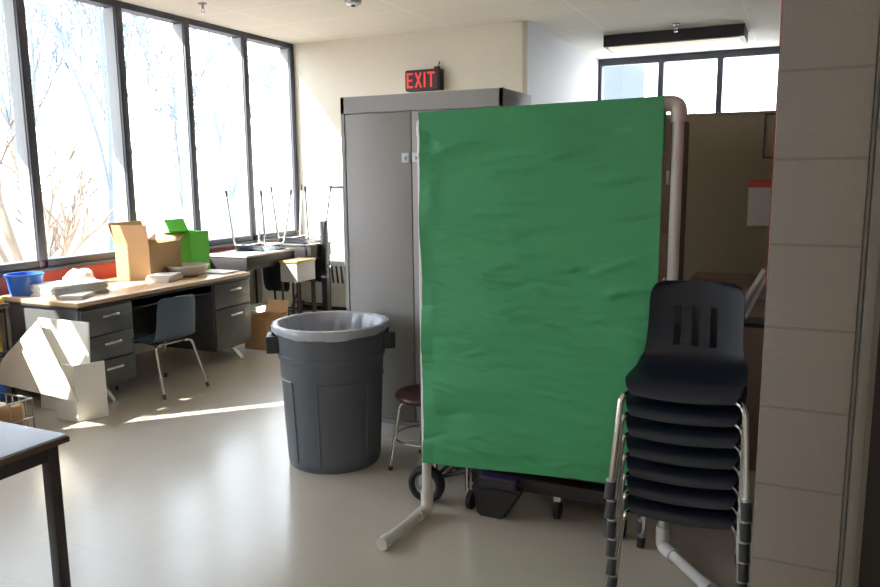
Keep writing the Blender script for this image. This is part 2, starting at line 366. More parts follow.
# ---------------------------------------------------------------- exit sign
t = thing('exit_sign', (-3.66,EY-.06,2.475), 'red lettered EXIT sign on wall above the grey cabinet', 'sign')
MB().box(-3.87,-3.47,EY-.12,EY-.004,2.475,2.69,bev=.008).build('housing','black',t)
MB().box(-3.87,-3.49,EY-.124,EY-.119,2.49,2.675).build('face','signdark',t)
yf=EY-.131; yb=EY-.124; z0,z1=2.505,2.66; s_=.02
def stroke(mb, a, b_):
    a=Vector((a[0],0,a[1])); b_=Vector((b_[0],0,b_[1])); d=(b_-a).normalized(); p=Vector((-d.z,0,d.x))*s_/2
    q=[a+p,b_+p,b_-p,a-p]; mb.prism([(v.x,yf,v.z) for v in q],(0,yb-yf,0))
def letter(L, x0, x1):
    mb=MB(); m_=(x0+x1)/2; h=s_/2
    if L=='E':
        mb.box(x0,x0+s_,yf,yb,z0,z1).box(x0+s_,x1,yf,yb,z1-s_,z1).box(x0+s_,x1,yf,yb,z0,z0+s_).box(x0+s_,x1-.01,yf,yb,(z0+z1)/2-h,(z0+z1)/2+h)
    if L=='X': stroke(mb,(x0+h,z0),(x1-h,z1)); stroke(mb,(x0+h,z1),(x1-h,z0))
    if L=='I': mb.box(m_-h,m_+h,yf,yb,z0,z1)
    if L=='T': mb.box(x0,x1,yf,yb,z1-s_,z1).box(m_-h,m_+h,yf,yb,z0,z1-s_)
    o=mb.build('letter','signred',t,smooth=False); return o
letter('E',-3.85,-3.775); letter('X',-3.755,-3.67); letter('I',-3.655,-3.62); letter('T',-3.605,-3.52)
MB().box(-3.56,-3.50,EY-.06,EY-.02,2.69,2.72,bev=.004).tube([(-3.52,EY-.04,2.72),(-3.5,EY-.04,2.77)],.006,6).build('mount','black',t)

# ---------------------------------------------------------------- grey storage cabinet
cx0,cx1,cy0,cy1,ct=-2.475,-1.455,3.90,4.38,2.05
t = thing('storage_cabinet', ((cx0+cx1)/2,(cy0+cy1)/2,0), 'tall grey steel two-door storage cabinet behind the green paper screen', 'cabinet')
MB().box(cx0,cx1,cy0+.02,cy1,.09,ct,bev=.004).box(cx0,cx0+.022,cy0,cy0+.03,.09,ct).box(cx1-.022,cx1,cy0,cy0+.03,.09,ct).box(cx0,cx1,cy0,cy0+.03,ct-.095,ct).box(cx0,cx1,cy0,cy0+.03,.09,.12).build('body','steel_grey',t)
MB().box(cx0+.01,cx1-.01,cy0+.01,cy1-.01,0,.09).build('plinth','radiator',t)
gapx=-2.01
for (a,b_) in ((cx0+.028,gapx-.003),(gapx+.003,cx1-.028)):
    d=MB().box(a,b_,cy0+.002,cy0+.019,.126,ct-.101,bev=.003).build('door','steel_grey',t)
    if a<-2.2:
        for z in (.35,1.1,1.75): MB().tube([(a-.004,cy0-.001,z),(a-.004,cy0-.001,z+.07)],.005,8).build('hinge','steel_grey',d)
    h=MB(); hx=(b_-.03 if a<-2.2 else a+.03)
    h.box(hx-.024,hx+.024,cy0-.012,cy0+.003,1.665,1.72,bev=.003)
    h.tube([(hx,cy0-.012,1.69),(hx,cy0-.03,1.69)],.009,10)
    h.build('handle','panelblue',d)
MB().box(gapx-.003,gapx+.003,cy0+.012,cy0+.018,.126,ct-.101).build('door_gap','dark_line',t)

# pale panel with dark rail on the exit wall beside the cabinet
t = thing('wall_panel', (-4.6,EY-.03,0), 'pale blue-white panel with dark top rail between window corner and cabinet', 'panel')
MB().box(-4.93,-4.2,EY-.045,EY-.014,.1,1.455,bev=.003).build('panel','panelblue',t)
MB().box(-4.94,-4.19,EY-.06,EY-.012,1.455,1.475,bev=.003).build('rail','black_paint',t)
t = thing('radiator', (WX+.07,6.95,0), 'cream slotted heater along the window wall beyond the oak desk', 'radiator')
MB().box(WX+.005,WX+.115,6.62,7.28,.08,.66,bev=.012).build('casing','radiator',t)
mb=MB()
for k in range(9): mb.prism([(WX+.117,6.68+k*.066,.40),(WX+.117,6.705+k*.066,.40),(WX+.117,6.685+k*.066,.58),(WX+.117,6.66+k*.066,.58)],(.004,0,0))
mb.build('slots','dark_line',t)
t = thing('radiator', (-4.95,EY-.1,0), 'shorter cream slotted heater on the exit wall behind the corner desks', 'radiator')
MB().box(-5.26,-4.46,EY-.17,EY-.065,.08,.62,bev=.012).build('casing','radiator',t)
mb=MB()
for k in range(12): mb.prism([(-5.22+k*.063,EY-.174,.36),(-5.195+k*.063,EY-.174,.36),(-5.215+k*.063,EY-.174,.56),(-5.24+k*.063,EY-.174,.56)],(0,.006,0))
mb.build('slots','dark_line',t)

# ---------------------------------------------------------------- teacher's desk
DX, D0, D1, DT = -4.42, 3.56, 5.38, .75
t = thing('teacher_desk', (-4.85,4.47,0), 'charcoal steel double-pedestal desk with oak top along the window wall', 'desk')
MB().box(-5.30,DX,D0,D1,DT-.032,DT,bev=.006).build('desktop','desktop',t)
MB().box(-5.302,DX+.004,D0-.004,D1+.004,DT-.05,DT-.032,bev=.002).build('edge_trim','black_paint',t)
MB().box(-5.28,DX-.03,D0+.02,D1-.02,DT-.125,DT-.05).build('apron','desk_steel',t)
def pedestal(y0,y1,zs):
    p=MB().box(-5.22,DX-.02,y0,y1,.11,DT-.05,bev=.006).build('pedestal','desk_steel',t)
    for (a,b_) in zs:
        d=MB().box(DX-.02,DX+.002,y0+.008,y1-.008,a,b_,bev=.005).build('drawer','desk_lite',t)
        yc=(y0+y1)/2+.02; z=b_-.062
        MB().box(DX+.012,DX+.020,yc-.075,yc+.075,z-.012,z+.008,bev=.004).box(DX,DX+.016,yc-.07,yc-.055,z-.006,z+.004).box(DX,DX+.016,yc+.055,yc+.07,z-.006,z+.004).build('handle','chrome',d)
pedestal(D0+.01,4.03,[(.12,.305),(.315,.49),(.50,.69)])
pedestal(4.90,D1-.01,[(.12,.47),(.48,.69)])
MB().box(-5.22,-5.19,4.03,4.90,.2,DT-.05).build('modesty_panel','desk_steel',t)
MB().box(DX-.05,DX-.03,4.03,4.90,DT-.115,DT-.05).build('centre_drawer','black_paint',t)
for (x,y,s1) in ((-4.47,3.74,1),(-4.47,5.13,1),(-5.15,3.72,-1),(-5.15,5.13,-1)):
    MB().tube([(x,y,.115),(x+.10*s1,y+.02,.012)],[.030,.021],12).tube([(x+.1*s1,y+.02,.012),(x+.1*s1,y+.02,0)],.024,12).build('leg','chrome',t)

# chair tucked at the desk: backrest towards us, splayed chrome legs
def shell_chair(name, label, plastic, group=None, H=.42, slots=False, boots=True, backh=.73):
    """student chair at the origin, facing -Y"""
    t = thing(name, (0,0,0), label, 'chair', group)
    k = H/.41
    prof = [(-.238,.372),(-.232,.398),(-.20,.414),(-.10,.406),(.0,.397),(.09,.395),(.15,.41),(.180,.435),(.192,.462)]
    wid  = [.335,.365,.385,.392,.394,.394,.388,.372,.36]
    zb=backh
    profb = [(.192,.462),(.203,.50),(.210,.545),(.215,.59),(.220,.635),(.226,.675),(.230,zb-.035),(.233,zb-.012),(.235,zb)]
    widb = [.36,.352,.348,.346,.345,.343,.333,.305,.25]
    def surf(P,W,bow):
        def f(u,v):
            x=(u*2-1); q=v*(len(P)-1); i=min(int(q),len(P)-2); fr=q-i
            y=P[i][0]*(1-fr)+P[i+1][0]*fr; z=P[i][1]*(1-fr)+P[i+1][1]*fr; wd=W[i]*(1-fr)+W[i+1]*fr
            yb=.035*x*x*(1 if bow else max(0,(q-4.5)/3.5)); return Vector((x*wd/2, y-yb, z*k+(0 if bow else .012*x*x*min(1,(len(P)-1-q)/2))))
        return f
    MB().grid(surf(prof,wid,False),12,len(prof)-1,.007).build('seat',plastic,t,angle=70)
    sk = (lambda i,j: i in (5,7,8,10) and False)
    if slots: sk=lambda i,j: i in (7,11,15) and 1<=j<=8 or (i in (8,12,16) and False)
    NU = 26 if slots else 12
    if slots:
        nb=20
        sk=lambda i,j: (i in (7,8, 11, 14,15) or i==12 and False) and 1<=j<=8
        sk=lambda i,j: i in (7,8,12,13,17,18) and (1<=j<=9)
        MB().grid(surf(profb,widb,True),NU,nb,.007,skip=sk).build('backrest',plastic,t,angle=70)
    else:
        MB().grid(surf(profb,widb,True),NU,14,.007).build('backrest',plastic,t,angle=70)
    fr=MB()
    fr.tube([(-.15,-.15,.383*k),(-.12,-.1,.385*k),(-.12,.12,.378*k)],.009,8)
    fr.tube([(.15,-.15,.383*k),(.12,-.1,.385*k),(.12,.12,.378*k)],.009,8)
    fr.tube([(-.15,.1,.380*k),(.15,.1,.380*k)],.009,8)
    fr.build('frame','chrome',t)
    for sx_ in (-1,1):
        for (top,knee,foot) in (((.14*sx_,-.15,.384*k),(.199*sx_,-.225,.375*k),(.222*sx_,-.285,0)),((.12*sx_,.09,.384*k),(.165*sx_,.13,.375*k),(.2*sx_,.245,0))):
            T,K,F=Vector(top),Vector(knee),Vector(foot); e=K.lerp(F,.9)
            lg=MB().tube([T,K,e],.0105,10,smooth=.035).build('leg','chrome',t)
            if boots:
                s0=K.lerp(F,.835); MB().tube([s0,K.lerp(F,.85),K.lerp(F,.9),F],[.0155,.0175,.0175,.0175],12).build('boot','rubber',lg)
                MB().tube([K.lerp(F,.81),s0],[.0165,.0165],12).build('collar','dull_metal',lg)
            else:
                MB().tube([e,F],.013,10).build('glide','rubber',lg)
    return t
dc = shell_chair('school_chair','slate blue plastic chair with chrome legs tucked at the oak desk','blueplastic',None,.40,False,False,.75)
dc.location=(-4.30,4.18,0); dc.rotation_euler=(0,0,math.radians(-97)); 
# rotation: back of the chair faces the room (+X side)

# things on the desk
def carton(name, x0,x1,y0,y1,z0,z1,m,label,cat,flaps=(),group=None,mtx=None,inner=None):
    t=thing(name,((x0+x1)/2,(y0+y1)/2,z0),label,cat,group); th=.005
    mb=MB().box(x0,x1,y0,y1,z0,z0+th,mtx=mtx)
    mb.box(x0,x0+th,y0,y1,z0,z1,mtx=mtx).box(x1-th,x1,y0,y1,z0,z1,mtx=mtx).box(x0+th,x1-th,y0,y0+th,z0,z1,mtx=mtx).box(x0+th,x1-th,y1-th,y1,z0,z1,mtx=mtx)
    mb.build('walls',m,t)
    for (side,L,ang) in flaps:
        a=math.radians(ang); dz=L*math.sin(a); dd=L*math.cos(a)      # ang up from the outward horizontal
        if side=='+x': P=[(x1,y0,z1),(x1,y1,z1),(x1+dd,y1,z1+dz),(x1+dd,y0,z1+dz)]; n_=(-th,0,0)
        if side=='-x': P=[(x0,y0,z1),(x0,y1,z1),(x0-dd,y1,z1+dz),(x0-dd,y0,z1+dz)]; n_=(th,0,0)
        if side=='-y': P=[(x0,y0,z1),(x1,y0,z1),(x1,y0-dd,z1+dz),(x0,y0-dd,z1+dz)]; n_=(0,th,0)
        if side=='+y': P=[(x0,y1,z1),(x1,y1,z1),(x1,y1+dd,z1+dz),(x0,y1+dd,z1+dz)]; n_=(0,-th,0)
        MB().prism(P,n_,mtx=mtx).build('flap',m,t)
    return t
carton('cardboard_box',-5.20,-4.86,4.60,5.02,DT,1.05,'cardboard','open tan cardboard box with raised flaps on the oak desk','box',
       [('-y',.16,80),('+y',.10,35),('-x',.18,70)], mtx=RZ(8,(-5,4.8,0)))
carton('green_box',-5.12,-4.86,5.14,5.36,DT,1.11,'boxgreen','bright green box with an open flap beside the cardboard box','box',[('-y',.12,10),('-x',.12,60)],mtx=RZ(-4,(-5,5.2,0)))
t=thing('bowl',(-4.76,4.97,DT),'pale shallow bowl in front of the cardboard box','bowl')
MB().lathe([(0,0),(.10,0),(.155,.04),(.175,.09),(.168,.09),(.148,.045),(.095,.008),(0,.008)],(-4.76,4.97,DT),32).build('vessel','bowl',t)
MB().lathe([(.168,.088),(.182,.09),(.182,.095),(.166,.095)],(-4.76,4.97,DT),32,close=True).build('rim','bowl',t)
def papers(x,y,z,w_,d_,nn,rot,name,label,m='white',cat='papers',seed=1):
    rnd=random.Random(seed); mb=MB()
    for k in range(nn):
        mb.box(x-w_/2,x+w_/2,y-d_/2,y+d_/2,z+k*.006,z+k*.006+.0045,mtx=RZ(rot+rnd.uniform(-7,7),(x,y,0)))
    return tag(mb.build(name,m,None,smooth=False),label,cat)
papers(-4.72,4.66,DT+.001,.20,.24,9,20,'paper_pile','small white pile of papers between bowl and cardboard box',seed=4)
papers(-4.66,5.24,DT+.001,.30,.20,2,0,'paper_sheet','white sheets lying at the right end of the oak desk',seed=5)
papers(-4.86,3.86,DT+.001,.34,.42,14,-12,'paper_pile','large untidy white pile of papers at the left end of the oak desk',seed=6)
papers(-4.64,3.74,DT+.001,.16,.22,5,30,'paper_pile','low pile of white papers at the front left corner of the oak desk',seed=7)
def blob_bag(x,y,z,sx_,sy_,sz_,name,label,m,cat,seed):
    b2=bmesh.new(); bmesh.ops.create_icosphere(b2,subdivisions=3,radius=1); rnd=random.Random(seed)
    ph=[rnd.uniform(0,6) for _ in range(6)]
    for v in b2.verts:
        c=v.co; f=1+.13*math.sin(5*c.x+ph[0])*math.cos(4*c.y+ph[1])+.1*math.sin(7*c.z+ph[2]+3*c.x)+.06*math.sin(13*c.y+ph[3]+5*c.z)
        v.co=Vector((x+c.x*f*sx_,y+c.y*f*sy_,z+max(0,(c.z*f+ .75))*sz_))
    mb=MB(); mb._add(b2); return tag(mb.build(name,m,None),label,cat)
blob_bag(-5.12,4.16,DT+.001,.10,.13,.075,'plastic_bag','crumpled white plastic bag on the desk by the red wall','white','bag',3)
t=thing('plastic_tub',(-5.15,3.72,DT),'blue plastic tub at the left end of the oak desk','tub')
MB().lathe([(0,0),(.105,0),(.125,.15),(.12,.15),(.1,.006),(0,.006)],(-5.14,3.71,DT),28).build('vessel','blue',t)
MB().lathe([(.12,.14),(.133,.142),(.133,.155),(.12,.155)],(-5.14,3.71,DT),28,close=True).build('rim','blue',t)

# ---------------------------------------------------------------- card panels, bin of stuff left of the desk
def slab(P, n_, name, label, m, cat, group=None):
    return tag(MB().prism(P, n_, bev=.0015).build(name, m, None, smooth=False), label, cat, group)
slab([(-4.74,3.45,.0),(-4.26,3.46,.0),(-4.26,3.50,.64),(-4.74,3.49,.64)],(0,.012,0),'foam_board','upright white card panel leaning at the end of the desk','white','board')
slab([(-4.44,3.35,0),(-4.24,3.35,0),(-4.16,3.52,0),(-4.152,3.515,0),(-4.23,3.335,0),(-4.44,3.335,0)],(0,0,.385),'foam_board','short folded cream card standing on the floor at the desk corner','white','board')
slab([(-4.475,3.30,.675),(-4.08,3.24,.185),(-4.84,3.17,.255),(-4.73,3.24,.44)],(.0,-.012,.002),'foam_board','tilted pointed cream card panel leaning across the others','white2','board')
t=thing('wire_basket',(-4.47,2.86,0),'wire basket of red and white packets on the floor','basket')
mb=MB()
for z in (.02,.12,.24): mb.tube([(-4.70,2.68,z),(-4.27,2.68,z),(-4.27,3.05,z),(-4.70,3.05,z),(-4.70,2.68,z)],.006,6)
for k in range(8):
    x=-4.70+.43*k/7; mb.tube([(x,2.68,.02),(x,2.68,.24)],.004,5); mb.tube([(x,3.05,.02),(x,3.05,.24)],.004,5)
for k in range(6):
    y=2.68+.37*k/5; mb.tube([(-4.27,y,.02),(-4.27,y,.24)],.004,5)
mb.build('wire_frame','dull_metal',t)
for k,(x,y,m,z) in enumerate([(-4.58,2.78,'red_paint',.17),(-4.44,2.9,'white',.20),(-4.36,2.78,'red_paint',.15),(-4.36,2.97,'cardboard',.18),(-4.58,2.96,'blue',.16)]):
    lab={0:'red packet at the left of the wire basket',1:'white packet in the middle of the wire basket',2:'red packet at the front right of the wire basket',3:'tan packet at the back right of the wire basket',4:'blue packet at the back of the wire basket'}[k]
    tag(MB().box(x-.07,x+.07,y-.05,y+.05,.028,.028+z,bev=.015,mtx=RZ(17*k,(x,y,0))).build('packet',m,None),lab,'packet')
t=thing('shelf_cart',(-4.98,3.2,0),'dark open shelf unit with yellow boxes at the left edge','shelf')
mb=MB()
for z in (.10,.42,.75): MB().box(-5.3,-4.80,2.5,3.34,z-.015,z+.015,bev=.003).build('shelf','black_paint',t)
for (x,y) in ((-5.28,2.52),(-4.82,2.52),(-5.28,3.32),(-4.82,3.32)): MB().box(x-.012,x+.012,y-.012,y+.012,0,.76).build('post','black_paint',t)
tag(MB().box(-5.02,-4.80,3.0,3.3,.766,.80,bev=.003).box(-4.99,-4.83,3.03,3.27,.8,.86,bev=.003).build('card_box','yellow',None),'yellow card box on top of the dark shelf unit','box')
tag(MB().box(-5.05,-4.84,2.95,3.28,.436,.60,bev=.004).build('card_box','yellow',None),'yellow card box on the middle shelf of the dark unit','box')
tag(MB().box(-5.05,-4.84,2.95,3.28,.116,.30,bev=.004).build('storage_box','blue',None),'blue box on the bottom shelf of the dark unit','box')

# ---------------------------------------------------------------- student desks in the corner
def student_desk(name,label,top='desktop_pale'):
    t=thing(name,(0,0,0),label,'desk','student desks in the window corner')
    return t
M['desktop_pale']=mat('pale_laminate',(.60,.57,.50),.22,var=.05)
def sdesk(label,cx,cy,rot,H,w_,d_,topm,box=.14,boxm='desk_steel'):
    t=thing('student_desk',(cx,cy,0),label,'desk'); R=RZ(rot,(cx,cy,0))
    MB().box(cx-w_/2,cx+w_/2,cy-d_/2,cy+d_/2,H-.022,H,bev=.005,mtx=R).build('desktop',topm,t)
    MB().box(cx-w_/2+.01,cx+w_/2-.01,cy-d_/2+.01,cy+d_/2-.01,H-box,H-.022,bev=.004,mtx=R).build('book_box',boxm,t)
    for a in (-1,1):
        for b_ in (-1,1):
            x=cx+a*(w_/2-.03); y=cy+b_*(d_/2-.03)
            lg=MB().tube([(x,y,H-box+.01),(x,y,.02)],.0125,8,mtx=R).build('leg','black_paint',t)
            MB().tube([(x,y,.02),(x,y,0)],.017,8,mtx=R).build('glide','rubber',lg)
    for b_ in (-1,1): MB().tube([(cx-w_/2+.03,cy+b_*(d_/2-.03),.16),(cx+w_/2-.03,cy+b_*(d_/2-.03),.16)],.01,8,mtx=R).build('crossbar','black_paint',t)
    return t
sdesk('pale-topped student desk with two upturned chairs, nearest the green box',-5.075,6.20,0,.835,.55,.80,'desktop_pale',.15,'black_paint')
sdesk('dark student desk in the far window corner behind the pale one',-4.94,6.89,0,.87,.56,.40,'desk_lite',.15,'black_paint')
t=thing('side_table',(-4.70,6.49,0),'low oak-topped table beside the corner student desks','table')
MB().box(-4.785,-4.56,6.28,6.62,.715,.74,bev=.004).build('tabletop','woodedge',t)
MB().box(-4.775,-4.57,6.29,6.61,.52,.715).build('box_shelf','steel_grey',t)
for (x,y) in ((-4.765,6.30),(-4.58,6.30),(-4.765,6.60),(-4.58,6.60)): MB().tube([(x,y,.52),(x,y,0)],.012,8).build('leg','black_paint',t)
MB().tube([(-4.765,6.30,.06),(-4.58,6.30,.42)],.01,8).build('brace','black_paint',t)
t=thing('folded_stand',(-4.62,6.88,0),'narrow dark folded stand right of the corner desks','stand')
MB().box(-4.665,-4.595,6.86,6.92,.04,1.11,bev=.005).build('post','black_paint',t)
MB().box(-4.685,-4.52,6.80,6.98,0,.04,bev=.005).build('base','black_paint',t)
MB().tube([(-4.595,6.87,.62),(-4.55,6.87,.62)],.012,8).build('knob','chrome',t)

def upturned(label,x,y,z,rot):
    c=shell_chair('school_chair',label,'navy','chairs upturned on the corner desks',.61,False,False,.735)
    c.rotation_euler=(math.pi,0,math.radians(rot)); c.location=(x,y,z+.617)
    return c
upturned('upturned school chair, seat down on the pale student desk',-5.06,6.40,.835,180)
upturned('upturned school chair, seat down on the dark corner desk',-4.94,6.98,.87,180)

# small carton on floor behind the desk end
tag(carton('cardboard_box',-4.62,-4.36,5.50,5.82,0,.30,'kraft','small brown cardboard box on the floor past the oak desk','box',[('+x',.02,60),('+y',.12,70)]),'small brown cardboard box on the floor past the oak desk','box')
t=thing('storage_crate',(-4.88,6.2,0),'pale plastic crate of books under the pale student desk','crate')
MB().box(-5.06,-4.76,5.98,6.36,.0,.012).box(-5.06,-5.05,5.98,6.36,0,.26).box(-4.77,-4.76,5.98,6.36,0,.26).box(-5.05,-4.77,5.98,5.99,0,.26).box(-5.05,-4.77,6.35,6.36,0,.26).build('walls','bowl',t)
MB().box(-5.07,-4.75,5.97,6.37,.25,.262).box(-5.04,-4.78,6.0,6.34,.262,.29,bev=.01).build('lid','white',t)

# ---------------------------------------------------------------- waste bin
bx,by=-2.32,3.49
t=thing('waste_bin',(bx,by,0),'large round grey rubbish bin lined with a plastic bag','bin')
MB().lathe([(0,.004),(.245,.004),(.252,.0),(.258,.012),(.262,.05),(.288,.60),(.290,.605),(.296,.61),(.297,.635),(.292,.64),(.300,.755),(.292,.755),(.283,.62),(.252,.03),(0,.02)],(bx,by,0),64).build('body','greyplastic',t)
MB().lathe([(.296,.745),(.312,.748),(.318,.765),(.314,.785),(.300,.79),(.290,.775)],(bx,by,0),64,close=True).build('rim','greyplastic',t)
mb=MB()
for a0 in (math.radians(-74), math.radians(16), math.radians(106), math.radians(196)):   # raised panel outlines round the drum
    for a in (a0, a0+math.radians(58)):
        p=lambda z:(.262+(z-.05)*.0473)
        c_,s1=math.cos(a),math.sin(a)
        mb.tube([(bx+p(.05)*c_,by+p(.05)*s1,.05),(bx+p(.5)*c_,by+p(.5)*s1,.5)],.006,6)
    pts=[(bx+.2845*math.cos(a0+math.radians(58)*k/10),by+.2845*math.sin(a0+math.radians(58)*k/10),.50) for k in range(11)]
    mb.tube(pts,.006,6)
mb.build('ribs','greyplastic',t)
va=math.atan2(-by,-bx)                          # towards the camera
for s1 in (1,-1):
    a=va-s1*math.radians(90); u=Vector((math.cos(a),math.sin(a),0)); v=Vector((-u.y,u.x,0)); c0=Vector((bx,by,0))
    R=Matrix((( u.x,v.x,0,bx),(u.y,v.y,0,by),(0,0,1,0),(0,0,0,1)))
    MB().box(.285,.352,-.075,-.055,.64,.735,bev=.006,mtx=R).box(.285,.352,.055,.075,.64,.735,bev=.006,mtx=R).box(.325,.355,-.075,.075,.69,.735,bev=.012,mtx=R).build('handle','binhandle',t)
def linerf(u,v):
    a=2*math.pi*u; prof=[(.17,.42),(.225,.52),(.252,.64),(.270,.73),(.286,.79),(.300,.80),(.318,.797),(.324,.785),(.324,.768),(.322,.755)]
    q=v*(len(prof)-1); i=min(int(q),len(prof)-2); f=q-i
    r=prof[i][0]*(1-f)+prof[i+1][0]*f; z=prof[i][1]*(1-f)+prof[i+1][1]*f
    if v<.38: r+=.012*math.sin(17*a+v*9)*(1-v)-.006+.006*math.sin(31*a)
    else: r+=.003*math.sin(23*a)+.002*math.sin(41*a)
    if v>.7: z+=.008*math.sin(2*a+.6)+.003*math.sin(9*a)
    return Vector((bx+r*math.cos(a),by+r*math.sin(a),z))
MB().grid(linerf,96,22).build('liner','liner',t)

# ---------------------------------------------------------------- maroon chair behind the screen
t=thing('stool',(-1.77,3.58,0),'small stool with round maroon seat and chrome legs half behind the green paper','stool')
MB().lathe([(0,.385),(.14,.385),(.168,.395),(.178,.412),(.172,.424),(.14,.428),(0,.418)],(-1.77,3.58,0),36).build('seat','maroon',t)
for a in (218,128,38,-52):
    c_,s1=math.cos(math.radians(a)),math.sin(math.radians(a))
    lg=MB().tube([(-1.77+.07*c_,3.58+.07*s1,.378),(-1.77+.15*c_,3.58+.15*s1,.375),(-1.77+.21*c_,3.58+.21*s1,.02)],.0105,10,smooth=.03).build('leg','chrome',t)
    MB().tube([(-1.77+.21*c_,3.58+.21*s1,.025),(-1.77+.212*c_,3.58+.212*s1,0)],.013,10).build('glide','rubber',lg)
MB().tube([(-1.77+.18*math.cos(k*math.pi/12),3.58+.18*math.sin(k*math.pi/12),.18) for k in range(25)],.006,8).build('foot_ring','chrome',t)

# ---------------------------------------------------------------- green screen on a PVC frame
L0,L1=Vector((-1.512,3.04,0)),Vector((-.438,3.12,0)); pr=.0245; HL,HR=1.835,1.86
t=thing('screen_frame',(-.98,3.08,0),'freestanding white plastic pipe frame that carries the green paper','frame')
MB().tube([L0+Vector((0,0,.03)),L0+Vector((0,0,HL-.03))],pr*.9,16).build('pole','pvc',t)
MB().tube([L1+Vector((0,0,.03)),L1+Vector((0,0,HR-.03))],pr*.9,16).build('pole','pvc',t)
MB().tube([L0+Vector((.03,0,HL)),L1+Vector((-.03,0,HR))],pr*.9,16).build('top_rail','pvc',t)
ax=(L1-L0).normalized()
MB().tube([L0+Vector((0,0,HL-.07)),L0+Vector((0,0,HL)),L0+ax*.07+Vector((0,0,HL))],pr*1.02,16,smooth=.04).build('elbow','pvc',t)
MB().tube([L1+Vector((0,0,HR-.07)),L1+Vector((0,0,HR)),L1-ax*.07+Vector((0,0,HR))],pr*1.3,16,smooth=.05).build('elbow','pvc',t)
def foot(P,d,L):
    d=Vector(d).normalized(); z=Vector((0,0,.03))
    f=MB().tube([P+z,P+z+d*(L-.03)],pr*.95,16).build('foot','pvc',t)
    MB().tube([P+z+Vector((0,0,.09)),P+z,P+z+d*.09],pr*1.2,16,smooth=.03).build('elbow','pvc',t)
    MB().tube([P+z+d*(L-.05),P+z+d*L],pr*1.2,16).build('end_cap','pvc',f)
foot(L0,(-.06,-1,0),.40); foot(L1,(.62,-.78,0),.36)
# the paper: hung over the top rail, creased
rnd=random.Random(5)
creases=[(rnd.uniform(0,1),rnd.uniform(0,1),rnd.uniform(-.35,.35),rnd.uniform(.05,.16),rnd.uniform(-1,1),rnd.uniform(.006,.02)) for _ in range(150)]
P0=L0+Vector((.003,-.042,0)); P1=Vector((-.487,3.074,0))
def paperf(u,v):
    base=P0.lerp(P1,u); zt=(HL+.028)*(1-u)+(HR+.028-.001)*u; zb=.272*(1-u)+.300*u
    z=zt*(1-v)+zb*v
    d=0
    for (cu,cv,an,ln,am,wd) in creases:
        du=(u-cu)*1.05; dv=(v-cv)*1.6
        a=du*math.cos(an)+dv*math.sin(an); b_=-du*math.sin(an)+dv*math.cos(an)
        if abs(a)<ln*1.5 and abs(b_)<wd*3: d+=am*.011*math.exp(-(a/ln)**2*2)*math.exp(-(b_/wd)**2)
    d+=.0045*math.sin(v*30+1.8*math.sin(u*5)+2*math.sin(v*7))*(.35+.65*math.exp(-((u-.2)/.35)**2))
    d+=.004*math.sin(u*9+v*3)+.006*math.exp(-((u-.05)/.03)**2)*math.sin(v*21)
    e=min(1,v*14); d*=e
    y=min(d,.012)
    if v<.02: y+=.0
    q=Vector((base.x,base.y+y,z)); 
    q.x+=.004*math.sin(v*17)*(1-u)
    return q
pp=MB().grid(paperf,130,170)
pp.grid(lambda u,v:(P0.lerp(P1,u)+Vector((0,.062*math.sin(v*1.57),0))+Vector((0,0,(HL+.028)*(1-u)+(HR+.027)*u-.006*v**2))),40,4)
pp.grid(lambda u,v:(P0.lerp(P1,u)+Vector((0,.062,0))+Vector((0,0,(HL+.022)*(1-u)+(HR+.021)*u-.22*v))),40,4)
tag(pp.build('green_paper','green',None,angle=60),'large sheet of creased green paper hung over the pipe frame','paper backdrop')

# ---------------------------------------------------------------- stack of navy chairs
proto=shell_chair('stacking_chair','','navy','stack of navy school chairs',.393,True,True,.735)
labs=['navy slotted-back chair at the very top of the stack','navy chair second from the top of the stack','navy chair third from the top of the stack','navy chair in the middle of the stack','navy chair third from the bottom of the stack','navy chair second from the bottom of the stack','navy chair standing on the floor under the whole stack']
ang=1.5; fw=Vector((math.sin(math.radians(ang)),-math.cos(math.radians(ang)),0))
topo=Vector((-.322,2.785,0))
for k in range(7):
    o=proto if k==0 else copy_tree(proto)
    o.location=topo-fw*.018*k+Vector((0,0,.080*(6-k))); o.rotation_euler=(0,0,math.radians(ang)); o['label']=labs[k]; o['category']='chair'

# ---------------------------------------------------------------- cart, wheel and bags behind the paper
t=thing('equipment_cart',(-1.05,3.55,0),'low black wheeled cart behind the bottom of the green paper','cart')
MB().box(-1.36,-.66,3.22,3.72,.115,.18,bev=.006).build('lower_shelf','black_paint',t)
MB().box(-1.34,-.68,3.24,3.70,.201,.62,bev=.01).build('cabinet_box','black',t)
MB().box(-1.36,-.66,3.22,3.72,.84,.87,bev=.006).build('top_shelf','black_paint',t)
for (x,y) in ((-1.372,3.20),(-.648,3.20),(-1.372,3.73),(-.648,3.73)):
    lg=MB().tube([(x,y,.86),(x,y,.075)],.012,10).build('leg','chrome',t)
    MB().tube([(x+.025-.012,y-.015,.045),(x+.025+.012,y-.015,.045)],.045,20).build('caster','tyre',lg)
    MB().prism([(x+.008,y-.035,.04),(x+.008,y+.012,.04),(x+.008,y+.012,.10),(x+.008,y-.02,.10)],(.004,0,0)).build('caster_fork','chrome',lg)
mc=MB().tube([(-.935-.012,3.25,.045),(-.935+.012,3.25,.045)],.045,20).build('caster','tyre',t)
MB().box(-.95,-.92,3.235,3.265,.08,.116).build('caster_fork','chrome',mc)
